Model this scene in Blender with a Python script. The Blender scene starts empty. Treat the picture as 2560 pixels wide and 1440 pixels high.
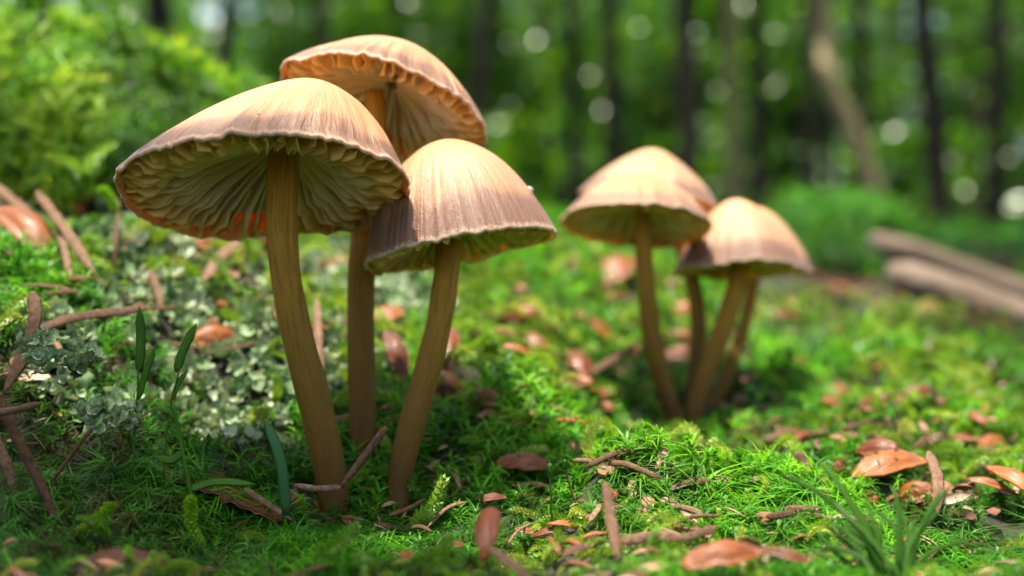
import bpy, math, random
import numpy as np
from mathutils import Vector, Matrix
R = math.radians
random.seed(7); rng = np.random.default_rng(11)
sc = bpy.context.scene
C = sc.collection

# ------------------------------------------------------------------ camera
F = 3500.0                       # focal length in pixels of the 2560 wide photograph
cam = bpy.data.cameras.new('camera'); co = bpy.data.objects.new('camera', cam); C.objects.link(co)
co.location = (0, 0, 0); co.rotation_euler = (R(90), 0, 0)
cam.sensor_width = 36.0; cam.lens = 36.0*F/2560
cam.clip_start = 0.004; cam.clip_end = 500
cam.dof.use_dof = True; cam.dof.focus_distance = 0.191; cam.dof.aperture_fstop = 13.5
sc.camera = co
# ------------------------------------------------------------------ light
SUN = Vector((-0.13, -0.07, 0.98)).normalized()      # towards the sun
w = bpy.data.worlds.new('World'); sc.world = w; w.use_nodes = True
nt = w.node_tree
bgn = nt.nodes['Background']
sky = nt.nodes.new('ShaderNodeTexSky'); sky.sky_type = 'NISHITA'; sky.sun_disc = False
sky.sun_elevation = math.asin(SUN.z); sky.sun_rotation = math.atan2(SUN.x, SUN.y)
sky.air_density = 1.0; sky.dust_density = 5.0; sky.ozone_density = 0.3
nt.links.new(sky.outputs[0], bgn.inputs[0]); bgn.inputs[1].default_value = 0.13
sl = bpy.data.lights.new('sun', 'SUN'); so = bpy.data.objects.new('sun', sl); C.objects.link(so)
sl.energy = 3.5; sl.angle = R(0.53); sl.color = (1.0, 0.93, 0.80)
so.rotation_euler = SUN.to_track_quat('Z', 'Y').to_euler(); so.location = SUN*5
vs = sc.view_settings; vs.view_transform = 'Standard'; vs.look = 'None'; vs.exposure = 1.8; vs.gamma = 1
cy = sc.cycles
cy.use_denoising = True; cy.max_bounces = 8; cy.diffuse_bounces = 4; cy.transmission_bounces = 6
cy.sample_clamp_indirect = 6.0; cy.caustics_reflective = False; cy.caustics_refractive = False

# ------------------------------------------------------------------ helpers
def P(x, y, d):
    return Vector(((x-1280)/F*d, d, (720-y)/F*d))

def vnoise(x, y, seed=0):
    xi = np.floor(x).astype(np.int64); yi = np.floor(y).astype(np.int64)
    fx = x-xi; fy = y-yi
    fx = fx*fx*(3-2*fx); fy = fy*fy*(3-2*fy)
    def h(a, b):
        n = (a*374761393 + b*668265263 + seed*974634777) & 0x7fffffff
        n = ((n ^ (n >> 13))*1274126177) & 0x7fffffff
        return ((n ^ (n >> 16)) & 0xffff)/65535.0
    a = h(xi, yi)*(1-fx)+h(xi+1, yi)*fx
    b = h(xi, yi+1)*(1-fx)+h(xi+1, yi+1)*fx
    return (a*(1-fy)+b*fy)*2-1

FAR = [(2, 57), (4, 112), (8, 225), (12, 330), (20, 250), (40, -600), (90, -3000)]
COLS = [
 (-1500, [(.1,-36),(.17,-22),(.2,-5),(.25,15),(.29,30),(.33,58),(.38,70),(.5,75),(.8,75),(1.2,70)]),
 (0,    [(.1,-38),(.15,-36),(.18,-32),(.2,-17),(.22,-5),(.25,6),(.285,17),(.293,14),(.304,-8),(.310,34),(.335,54),(.37,64),(.42,68),(.5,68),(.8,62),(1.2,58)]),
 (300,  [(.1,-38),(.15,-36),(.185,-33),(.205,-24),(.22,-15),(.25,-2),(.28,9),(.29,7),(.302,-8),(.308,29),(.33,49),(.37,60),(.42,62),(.5,60),(.7,54),(1.2,50)]),
 (600,  [(.1,-38),(.15,-36),(.19,-33.5),(.215,-25),(.24,-11),(.27,-1),(.30,9),(.325,18),(.345,40),(.375,51),(.42,50),(.5,48),(.7,45),(1.2,45)]),
 (800,  [(.1,-38),(.15,-37),(.195,-34.5),(.225,-25),(.25,-13),(.28,-5),(.31,5),(.34,15),(.37,27),(.40,32),(.45,30),(.5,28),(.7,25),(1.2,40)]),
 (1000, [(.1,-38),(.15,-37),(.2,-34.5),(.23,-23),(.27,-10),(.32,1),(.4,14),(.45,20),(.5,20),(.7,14),(1.2,28)]),
 (1200, [(.1,-38),(.15,-35),(.18,-33),(.21,-29),(.23,-22),(.27,-12),(.32,-1),(.4,13),(.46,20),(.6,22),(1.2,28)]),
 (1600, [(.1,-38),(.165,-33),(.2,-31),(.25,-31),(.28,-31),(.31,-22),(.36,-8),(.45,9),(.55,20),(.8,26),(1.2,35)]),
 (1900, [(.1,-38),(.165,-36),(.2,-31),(.25,-31),(.28,-30),(.34,-20),(.42,-9),(.5,0),(.7,8),(1.2,28)]),
 (2200, [(.1,-38),(.165,-37),(.2,-33),(.26,-29),(.36,-19),(.5,-9),(.7,-2),(1.2,26)]),
 (2560, [(.1,-38),(.165,-36),(.2,-33),(.26,-32),(.36,-24),(.5,-13),(.8,-3),(1.2,18)]),
 (3800, [(.1,-38),(.165,-34),(.3,-36),(.5,-34),(.8,-22),(1.2,0)]),
]
CU = np.array([(c[0]-1280)/F for c in COLS])
CT = [(np.log(np.array([k[0] for k in c[1]+FAR])), np.array([k[1] for k in c[1]+FAR])*.001) for c in COLS]
def terrain(X, Y, bump=True):
    X = np.asarray(X, float); Y = np.asarray(Y, float)
    d = np.maximum(Y, .1); u = np.clip(X/d, CU[0], CU[-1]-1e-6); ld = np.log(d)
    zs = np.stack([np.interp(ld, k, v) for k, v in CT])
    i = np.clip(np.searchsorted(CU, u, side='right')-1, 0, len(CU)-2)
    f = (u-CU[i])/(CU[i+1]-CU[i]); f = f*f*(3-2*f)
    z = np.take_along_axis(zs, i[None], 0)[0]*(1-f)+np.take_along_axis(zs, i[None]+1, 0)[0]*f
    if bump:
        a = .3+.7*np.clip((d-.14)/.06, 0, 1)
        a = a*(1-.85*np.exp(-(((X+.021)/.016)**2+((Y-.203)/.02)**2))-.8*np.exp(-(((X-.036)/.014)**2+((Y-.28)/.016)**2)))
        z = z+a*(.0046*vnoise(X*55, Y*45, 1)+.0034*vnoise(X*140, Y*115, 2)+.0005*vnoise(X*420, Y*420, 3))
        fr = np.clip((d-1)/3, 0, 1)
        z = z+fr*(.03*vnoise(X*2.3, Y*2.3, 4)+.05*vnoise(X*.8, Y*.8, 5))
    return z
def tz(x, y): return float(terrain(np.array([x]), np.array([y]))[0])
DD = np.exp(np.linspace(math.log(.12), math.log(14), 900))
def hit(x, y, above=0.0):
    """ground point under a direction"""
    X = (x-1280)/F*DD; Z = (720-y)/F*DD
    k = np.nonzero(terrain(X, DD)+above >= Z)[0]
    if len(k): d = DD[k[0]]
    else:
        m = (DD > .25) & (DD < .6); d = DD[m][np.argmin((Z-terrain(X, DD))[m]/DD[m])]
    return Vector(((x-1280)/F*d, d, (720-y)/F*d))

def mesh_np(name, V, T, attrs=None, mats=(), smooth=True):
    me = bpy.data.meshes.new(name)
    V = np.ascontiguousarray(V, dtype=np.float32); T = np.ascontiguousarray(T, dtype=np.int32)
    me.vertices.add(len(V)); me.vertices.foreach_set('co', V.ravel())
    n = len(T)
    me.loops.add(n*3); me.loops.foreach_set('vertex_index', T.ravel())
    me.polygons.add(n); me.polygons.foreach_set('loop_start', np.arange(0, n*3, 3, dtype=np.int32))
    me.polygons.foreach_set('loop_total', np.full(n, 3, dtype=np.int32))
    if smooth: me.polygons.foreach_set('use_smooth', np.ones(n, dtype=bool))
    for k, a in (attrs or {}).items():
        at = me.attributes.new(k, 'FLOAT', 'POINT'); at.data.foreach_set('value', np.ascontiguousarray(a, dtype=np.float32))
    for m in mats: me.materials.append(m)
    me.update(); me.validate()
    return me
def obj(name, me, parent=None, label=None, cat=None, group=None, kind=None, loc=None):
    o = bpy.data.objects.new(name, me); C.objects.link(o)
    if parent is not None: o.parent = parent
    if loc is not None: o.location = loc
    if label: o['label'] = label
    if cat: o['category'] = cat
    if group: o['group'] = group
    if kind: o['kind'] = kind
    return o
def thing(name, label, cat, loc=(0, 0, 0), group=None):
    return obj(name, None, None, label, cat, group, None, loc)

# grid -> triangles, rows x cols
def grid_tris(nr, nc, wrap=False, off=0):
    r = np.arange(nr-1)[:, None]; c = np.arange(nc if wrap else nc-1)[None]
    c2 = (c+1) % nc
    a = r*nc+c; b = r*nc+c2; d = (r+1)*nc+c; e = (r+1)*nc+c2
    return np.concatenate([np.stack([a, b, e], -1).reshape(-1, 3), np.stack([a, e, d], -1).reshape(-1, 3)])+off

def catmull(pts, n):
    pts = np.array([list(p) for p in pts], float); m = len(pts)
    t = np.linspace(0, m-1, n); i = np.minimum(t.astype(int), m-2); f = (t-i)[:, None]
    g = lambda k: pts[np.clip(k, 0, m-1)]
    p0, p1, p2, p3 = g(i-1), g(i), g(i+1), g(i+2)
    p0 = np.where((i == 0)[:, None], 2*p1-p2, p0); p3 = np.where((i == m-2)[:, None], 2*p2-p1, p3)
    return .5*((2*p1)+(-p0+p2)*f+(2*p0-5*p1+4*p2-p3)*f*f+(-p0+3*p1-3*p2+p3)*f**3)
def frames(path, up=(0, -1, 0.2)):
    t = np.gradient(path, axis=0); t /= np.linalg.norm(t, axis=1)[:, None]+1e-12
    up = np.array(up, float); s = np.cross(t, up); s /= np.linalg.norm(s, axis=1)[:, None]+1e-9
    return t, s, np.cross(s, t)
def tube(path, rad, nseg=14, flat=1.0, rough=0.0, seed=0, up=(0, -1, .2), cap=True):
    path = np.asarray(path, float); rad = np.broadcast_to(np.asarray(rad, float), (len(path),))
    t, s, b = frames(path, up)
    th = np.linspace(0, 2*np.pi, nseg, endpoint=False)
    g = np.random.default_rng(seed)
    mul = 1+rough*g.standard_normal((len(path), nseg))
    V = path[:, None]+(rad[:, None]*mul)[..., None]*(np.cos(th)[None, :, None]*s[:, None]+flat*np.sin(th)[None, :, None]*b[:, None])
    V = V.reshape(-1, 3); T = grid_tris(len(path), nseg, True)
    tt = np.repeat(np.linspace(0, 1, len(path)), nseg); an = np.tile(th/(2*np.pi), len(path))
    if cap:
        n = len(V); V = np.vstack([V, path[:1], path[-1:]])
        k = np.arange(nseg); k2 = (k+1) % nseg; L = (len(path)-1)*nseg
        T = np.vstack([T, np.stack([np.full(nseg, n), k2, k], -1), np.stack([np.full(nseg, n+1), L+k, L+k2], -1)])
        tt = np.append(tt, [0, 1]); an = np.append(an, [0, 0])
    return V, T, tt, an

# ------------------------------------------------------------------ materials
def new_mat(name):
    m = bpy.data.materials.new(name); m.use_nodes = True
    t = m.node_tree; t.nodes.clear()
    out = t.nodes.new('ShaderNodeOutputMaterial')
    return m, t, out
def N(t, kind, **kw):
    n = t.nodes.new('ShaderNode'+kind)
    for k, v in kw.items():
        if k.startswith('i_'):
            n.inputs[k[2:].replace('_', ' ')].default_value = v
        else: setattr(n, k, v)
    return n
def attr(t, name):
    a = N(t, 'Attribute'); a.attribute_name = name; return a.outputs['Fac']
def ramp(t, fac, stops):
    r = N(t, 'ValToRGB'); e = r.color_ramp.elements
    while len(e) < len(stops): e.new(.5)
    for k, (p, c) in zip(e, stops): k.position = p; k.color = (*c, 1)
    if fac is not None: t.links.new(fac, r.inputs[0])
    return r.outputs[0]
def mixc(t, fac, a, b, mode='MIX'):
    m = N(t, 'Mix', data_type='RGBA', blend_type=mode)
    for s, v in ((0, fac), (6, a), (7, b)):
        if isinstance(v, (int, float)): m.inputs[s].default_value = v
        elif isinstance(v, tuple): m.inputs[s].default_value = (*v, 1)
        else: t.links.new(v, m.inputs[s])
    return m.outputs[2]
def noise(t, scale, detail=3, vec=None, rough=.55, dim='3D', wv=None):
    n = N(t, 'TexNoise'); n.inputs['Scale'].default_value = scale; n.inputs['Detail'].default_value = detail
    n.inputs['Roughness'].default_value = rough
    if vec is not None: t.links.new(vec, n.inputs['Vector'])
    return n.outputs[0]
def pos(t): return N(t, 'NewGeometry').outputs['Position']
def objc(t): return N(t, 'TexCoord').outputs['Object']

def leafy(name, stops, trans=.35, rough=.45, spec=.4, key='rnd', tint=1.25, nscale=60, nmix=.4):
    m, t, out = new_mat(name)
    col = ramp(t, attr(t, key), stops)
    nz = noise(t, nscale, 3, pos(t))
    mul = N(t, 'MapRange'); mul.inputs['To Min'].default_value = 1-nmix; mul.inputs['To Max'].default_value = 1+nmix
    mul.inputs['From Min'].default_value = .25; mul.inputs['From Max'].default_value = .75
    t.links.new(nz, mul.inputs[0])
    sc_ = N(t, 'VectorMath', operation='SCALE'); t.links.new(col, sc_.inputs[0]); t.links.new(mul.outputs[0], sc_.inputs['Scale'])
    p = N(t, 'BsdfPrincipled'); p.inputs['Roughness'].default_value = rough; p.inputs['Specular IOR Level'].default_value = spec
    t.links.new(sc_.outputs[0], p.inputs['Base Color'])
    tr = N(t, 'BsdfTranslucent'); s2 = N(t, 'VectorMath', operation='MULTIPLY'); t.links.new(sc_.outputs[0], s2.inputs[0])
    s2.inputs[1].default_value = (tint*1.05, tint, tint*.55); t.links.new(s2.outputs[0], tr.inputs[0])
    mx = N(t, 'MixShader'); mx.inputs[0].default_value = trans
    t.links.new(p.outputs[0], mx.inputs[1]); t.links.new(tr.outputs[0], mx.inputs[2]); t.links.new(mx.outputs[0], out.inputs[0])
    return m

MOSS = leafy('cushion_moss', [(0, (.06, .045, .01)), (.10, (.018, .085, .002)), (.5, (.048, .215, .003)), (1, (.15, .37, .005))], .40, .45, .28, nscale=45)
MOSSY = leafy('bank_moss', [(0, (.03, .12, .003)), (.45, (.11, .27, .004)), (1, (.38, .46, .010))], .42, .5, .3, nscale=30)
FEATHER = leafy('feather_moss', [(0, (.10, .24, .012)), (.6, (.22, .36, .025)), (1, (.38, .44, .08))], .35, .4, .5, nscale=60)
LICHEN = leafy('lichen', [(0, (.10, .19, .06)), (.5, (.24, .33, .17)), (1, (.44, .50, .34))], .15, .7, .3, tint=1, nscale=300)
LEAF = leafy('tree_leaf', [(0, (.014, .065, .001)), (.5, (.036, .13, .002)), (1, (.12, .25, .004))], .5, .30, .8, tint=1.5, nscale=2)
FINELIT = leafy('fine_litter', [(0, (.07, .03, .018)), (.35, (.24, .09, .04)), (.7, (.34, .17, .11)), (1, (.42, .30, .2))], .1, .55, .4, tint=1, nscale=300)
GRASS = leafy('grass_blade', [(0, (.028, .10, .005)), (1, (.06, .17, .010))], .45, .5, .25, nscale=80)
BLUEGRASS = leafy('blue_green_blade', [(0, (.045, .14, .05)), (1, (.06, .17, .06))], .4, .6, .2, nscale=80)

def woody(name, cols, scale=220, rough=.7, spec=.3, bump=.3, stretch=(1, 1, 1), coat=0, trans=0, bdist=None):
    m, t, out = new_mat(name)
    v = N(t, 'Mapping'); t.links.new(objc(t), v.inputs[0]); v.inputs['Scale'].default_value = stretch
    nz = noise(t, scale, 5, v.outputs[0])
    inf = N(t, 'ObjectInfo').outputs['Random']
    ad = N(t, 'Math', operation='MULTIPLY_ADD'); t.links.new(inf, ad.inputs[0]); ad.inputs[1].default_value = .5; 
    sb = N(t, 'Math', operation='MULTIPLY_ADD'); t.links.new(nz, sb.inputs[0]); sb.inputs[1].default_value = 1.1; sb.inputs[2].default_value = -.3
    t.links.new(sb.outputs[0], ad.inputs[2])
    col = ramp(t, ad.outputs[0], cols)
    p = N(t, 'BsdfPrincipled'); p.inputs['Roughness'].default_value = rough; p.inputs['Specular IOR Level'].default_value = spec
    p.inputs['Coat Weight'].default_value = coat
    t.links.new(col, p.inputs['Base Color'])
    b = N(t, 'Bump'); b.inputs['Strength'].default_value = bump; b.inputs['Distance'].default_value = bdist or .3/scale
    t.links.new(nz, b.inputs['Height']); t.links.new(b.outputs[0], p.inputs['Normal'])
    sh = p.outputs[0]
    if trans:
        tr = N(t, 'BsdfTranslucent'); t.links.new(col, tr.inputs[0]); mx = N(t, 'MixShader'); mx.inputs[0].default_value = trans
        t.links.new(sh, mx.inputs[1]); t.links.new(tr.outputs[0], mx.inputs[2]); sh = mx.outputs[0]
    t.links.new(sh, out.inputs[0])
    return m
NEEDLE = woody('dry_needle', [(0, (.035, .016, .008)), (.45, (.10, .052, .028)), (.75, (.19, .11, .065)), (1, (.32, .21, .135))], 1500, .75, .2, .6)
SCALE = woody('bud_scale', [(0, (.05, .012, .003)), (.4, (.15, .036, .006)), (.75, (.28, .085, .015)), (1, (.42, .17, .05))], 3.2, .45, .4, .5, (1.2, 9, 3), .1, .12, .0004)
STICK = woody('twig_bark', [(0, (.022, .011, .006)), (.45, (.075, .040, .022)), (.8, (.16, .10, .062)), (1, (.27, .20, .14))], 1100, .85, .15, 1.0)
DEADLEAF = woody('dead_leaf', [(0, (.035, .011, .005)), (.5, (.11, .034, .013)), (.8, (.19, .07, .026)), (1, (.27, .12, .05))], 3.5, .6, .3, .6, (1.5, 8, 3), 0, .15, .0005)
BARK = woody('tree_bark', [(0, (.008, .006, .004)), (.6, (.02, .016, .010)), (1, (.045, .036, .02))], 9, .9, .2, .6, (1, 1, .2))
PALEBARK = woody('pale_bark', [(0, (.11, .085, .045)), (.6, (.20, .16, .085)), (1, (.28, .23, .13))], 9, .9, .2, .6, (1, 1, .2))
LOGBARK = woody('log_bark', [(0, (.035, .025, .018)), (.5, (.10, .072, .052)), (1, (.22, .165, .125))], 35, .9, .2, .7)

def soil_mat():
    m, t, out = new_mat('forest_floor')
    a = noise(t, 160, 6, pos(t)); b = noise(t, 25, 4, pos(t))
    c1 = ramp(t, a, [(.3, (.006, .0045, .0025)), (.55, (.02, .015, .007)), (.75, (.05, .03, .014))])
    c2 = ramp(t, a, [(.3, (.006, .014, .002)), (.7, (.02, .04, .005))])
    k = ramp(t, b, [(.4, (0, 0, 0)), (.6, (1, 1, 1))])
    p = N(t, 'BsdfPrincipled'); p.inputs['Roughness'].default_value = .9
    t.links.new(mixc(t, k, c1, c2), p.inputs['Base Color'])
    bp = N(t, 'Bump'); bp.inputs['Distance'].default_value = .002; t.links.new(a, bp.inputs['Height']); t.links.new(bp.outputs[0], p.inputs['Normal'])
    t.links.new(p.outputs[0], out.inputs[0]); return m
SOIL = soil_mat()

def cap_mat(name, mid=(.56, .29, .13), edge=(.29, .15, .085), seed=0.0):
    m, t, out = new_mat(name)
    rad = attr(t, 'rad'); ang = attr(t, 'ang')
    def avec(k, kr):       # seamless coordinates round the cap: cos, sin, radius
        c = N(t, 'CombineXYZ')
        for i, op in enumerate(('COSINE', 'SINE')):
            f = N(t, 'Math', operation=op); t.links.new(ang, f.inputs[0])
            g = N(t, 'Math', operation='MULTIPLY'); t.links.new(f.outputs[0], g.inputs[0]); g.inputs[1].default_value = k
            t.links.new(g.outputs[0], c.inputs[i])
        g = N(t, 'Math', operation='MULTIPLY_ADD'); t.links.new(rad, g.inputs[0]); g.inputs[1].default_value = kr; g.inputs[2].default_value = seed
        t.links.new(g.outputs[0], c.inputs[2]); return c.outputs[0]
    stripe = noise(t, 1.0, 3, avec(11, 1.2), .6)
    fine = noise(t, 1.0, 3, avec(38, 4), .7)
    blot = noise(t, 1.0, 4, avec(1.6, 3.0))
    grain = noise(t, 2600, 3, objc(t), .7)
    # radius + wobble -> colour zone
    wob = N(t, 'Math', operation='MULTIPLY_ADD'); t.links.new(blot, wob.inputs[0]); wob.inputs[1].default_value = .35; t.links.new(rad, wob.inputs[2])
    wob2 = N(t, 'Math', operation='MULTIPLY_ADD'); t.links.new(fine, wob2.inputs[0]); wob2.inputs[1].default_value = .12; t.links.new(wob.outputs[0], wob2.inputs[2])
    sh_ = N(t, 'Math', operation='SUBTRACT'); t.links.new(wob2.outputs[0], sh_.inputs[0]); sh_.inputs[1].default_value = .12; wob2 = sh_
    base = ramp(t, wob2.outputs[0], [(.30, mid), (.62, tuple(.80*x+.0 for x in mid)), (.95, tuple(.5*(a+b) for a, b in zip(mid, edge))), (1.16, edge)])
    base.node.color_ramp.elements[3].position = 1.0
    sr = N(t, 'MapRange'); t.links.new(rad, sr.inputs[0]); sr.inputs['From Min'].default_value = .5; sr.inputs['From Max'].default_value = .95; sr.inputs['To Max'].default_value = .22
    sfac = ramp(t, stripe, [(.40, (1, 1, 1)), (.58, (0, 0, 0))])
    sm = N(t, 'Math', operation='MULTIPLY'); t.links.new(sr.outputs[0], sm.inputs[0]); t.links.new(sfac, sm.inputs[1])
    col = mixc(t, sm.outputs[0], base, tuple(.62*x for x in edge))
    # dark band just inside the margin, pale frosted lip
    band = ramp(t, wob2.outputs[0], [(0, (0, 0, 0)), (.92, (0, 0, 0)), (1.0, (1, 1, 1))])
    col = mixc(t, mixc(t, .45, (0, 0, 0), band), col, tuple(.5*x for x in edge))
    lipn = N(t, 'Math', operation='MULTIPLY_ADD'); t.links.new(grain, lipn.inputs[0]); lipn.inputs[1].default_value = .06; t.links.new(rad, lipn.inputs[2])
    sub = N(t, 'Math', operation='SUBTRACT'); t.links.new(lipn.outputs[0], sub.inputs[0]); sub.inputs[1].default_value = .028
    lip = ramp(t, sub.outputs[0], [(.985, (0, 0, 0)), (1.0, (1, 1, 1))])
    col = mixc(t, mixc(t, .55, (0, 0, 0), lip), col, (.66, .48, .34))
    spots = ramp(t, noise(t, 700, 1, objc(t)), [(.775, (0, 0, 0)), (.79, (1, 1, 1))])
    col = mixc(t, spots, col, (.12, .05, .02))
    p = N(t, 'BsdfPrincipled'); t.links.new(col, p.inputs['Base Color'])
    p.inputs['Subsurface Weight'].default_value = 1.0; p.inputs['Subsurface Radius'].default_value = (1.0, .7, .38); p.inputs['Subsurface Scale'].default_value = .0012; p.inputs['Subsurface Anisotropy'].default_value = .3
    rr = N(t, 'MapRange'); t.links.new(grain, rr.inputs[0]); rr.inputs['To Min'].default_value = .16; rr.inputs['To Max'].default_value = .6
    t.links.new(rr.outputs[0], p.inputs['Roughness']); p.inputs['Specular IOR Level'].default_value = .45
    hs = N(t, 'Math', operation='MULTIPLY_ADD'); t.links.new(stripe, hs.inputs[0]); hs.inputs[1].default_value = 1.4; t.links.new(fine, hs.inputs[2])
    b = N(t, 'Bump'); b.inputs['Strength'].default_value = .55; b.inputs['Distance'].default_value = .0004; hf = N(t, 'MapRange'); t.links.new(rad, hf.inputs[0]); hf.inputs['From Min'].default_value = .3; hf.inputs['From Max'].default_value = .9
    hm = N(t, 'Math', operation='MULTIPLY'); t.links.new(hs.outputs[0], hm.inputs[0]); t.links.new(hf.outputs[0], hm.inputs[1]); t.links.new(hm.outputs[0], b.inputs['Height'])
    b2 = N(t, 'Bump'); b2.inputs['Strength'].default_value = .8; b2.inputs['Distance'].default_value = .00016; t.links.new(grain, b2.inputs['Height']); t.links.new(b.outputs[0], b2.inputs['Normal'])
    t.links.new(b2.outputs[0], p.inputs['Normal'])
    t.links.new(p.outputs[0], out.inputs[0]); return m
CAPM = cap_mat('cap_skin')
CAPM2 = cap_mat('cap_skin_pinkish', (.55, .30, .15), (.29, .155, .10), 4.0)

def gill_mat():
    m, t, out = new_mat('gill_flesh')
    n1 = noise(t, 500, 3, pos(t))
    col = ramp(t, n1, [(.3, (.88, .68, .42)), (.7, (.95, .79, .54))])
    zone = ramp(t, attr(t, 'q'), [(.58, (0, 0, 0)), (.84, (1, 1, 1))])     # amber towards the margin: sun glow through the cap put into the colour
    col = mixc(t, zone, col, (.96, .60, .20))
    d = N(t, 'BsdfPrincipled'); d.inputs['Roughness'].default_value = .6; d.inputs['Specular IOR Level'].default_value = .2; t.links.new(col, d.inputs['Base Color'])
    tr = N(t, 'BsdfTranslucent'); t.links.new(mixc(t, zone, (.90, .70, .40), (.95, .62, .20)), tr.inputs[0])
    mx = N(t, 'MixShader'); mx.inputs[0].default_value = .18
    t.links.new(d.outputs[0], mx.inputs[1]); t.links.new(tr.outputs[0], mx.inputs[2]); t.links.new(mx.outputs[0], out.inputs[0]); return m
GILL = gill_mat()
def stem_mat():
    m, t, out = new_mat('stem_flesh')
    s = attr(t, 't'); ang = attr(t, 'ang')
    c = N(t, 'CombineXYZ')
    for i, op in enumerate(('COSINE', 'SINE')):
        k = N(t, 'Math', operation='MULTIPLY'); t.links.new(ang, k.inputs[0]); k.inputs[1].default_value = 2*math.pi
        f = N(t, 'Math', operation=op); t.links.new(k.outputs[0], f.inputs[0]); t.links.new(f.outputs[0], c.inputs[i])
    t.links.new(s, c.inputs[2])
    mp = N(t, 'Mapping'); t.links.new(c.outputs[0], mp.inputs[0]); mp.inputs['Scale'].default_value = (5, 5, 11)
    mp2 = N(t, 'Mapping'); t.links.new(c.outputs[0], mp2.inputs[0]); mp2.inputs['Scale'].default_value = (22, 22, 60)
    f1 = noise(t, 1, 4, mp.outputs[0], .65); f2 = noise(t, 1, 3, mp2.outputs[0], .7)
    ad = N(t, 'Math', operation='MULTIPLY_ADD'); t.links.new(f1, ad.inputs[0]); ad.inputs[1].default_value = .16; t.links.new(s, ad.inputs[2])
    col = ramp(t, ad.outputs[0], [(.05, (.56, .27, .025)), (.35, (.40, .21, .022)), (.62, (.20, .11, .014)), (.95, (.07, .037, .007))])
    fl = ramp(t, f2, [(.60, (0, 0, 0)), (.70, (1, 1, 1))])
    col = mixc(t, mixc(t, .45, (0, 0, 0), fl), col, (.40, .24, .06))
    st = ramp(t, f1, [(.40, (1, 1, 1)), (.55, (0, 0, 0))])
    col = mixc(t, mixc(t, .45, (0, 0, 0), st), col, (.08, .035, .010))
    p = N(t, 'BsdfPrincipled'); t.links.new(col, p.inputs['Base Color']); p.inputs['Roughness'].default_value = .6; p.inputs['Specular IOR Level'].default_value = .12
    p.inputs['Subsurface Weight'].default_value = .5; p.inputs['Subsurface Radius'].default_value = (1, .45, .15); p.inputs['Subsurface Scale'].default_value = .002
    b = N(t, 'Bump'); b.inputs['Strength'].default_value = .7; b.inputs['Distance'].default_value = .0003; t.links.new(f1, b.inputs['Height']); t.links.new(b.outputs[0], p.inputs['Normal'])
    t.links.new(p.outputs[0], out.inputs[0]); return m
STEM = stem_mat()

# ------------------------------------------------------------------ the ground
def axis(lo, hi, fine, n_f, n_o):
    a = np.linspace(lo, hi, n_f)
    o = np.exp(np.linspace(math.log(fine), math.log(60), n_o))
    return np.concatenate([(lo-o)[::-1], a, hi+o])
gx = axis(-.20, .26, .004, 170, 50); gy = axis(.09, .62, .004, 190, 50)
GX, GY = np.meshgrid(gx, gy)
GZ = terrain(GX.ravel(), GY.ravel())
ground = obj('ground', mesh_np('ground', np.stack([GX.ravel(), GY.ravel(), GZ], -1), grid_tris(len(gy), len(gx)), None, [SOIL]), kind='structure')

def gnormal(X, Y, e=.004):
    zx = (terrain(X+e, Y)-terrain(X-e, Y))/(2*e); zy = (terrain(X, Y+e)-terrain(X, Y-e))/(2*e)
    n = np.stack([-zx, -zy, np.ones_like(zx)], -1); return n/np.linalg.norm(n, axis=1)[:, None]

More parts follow.
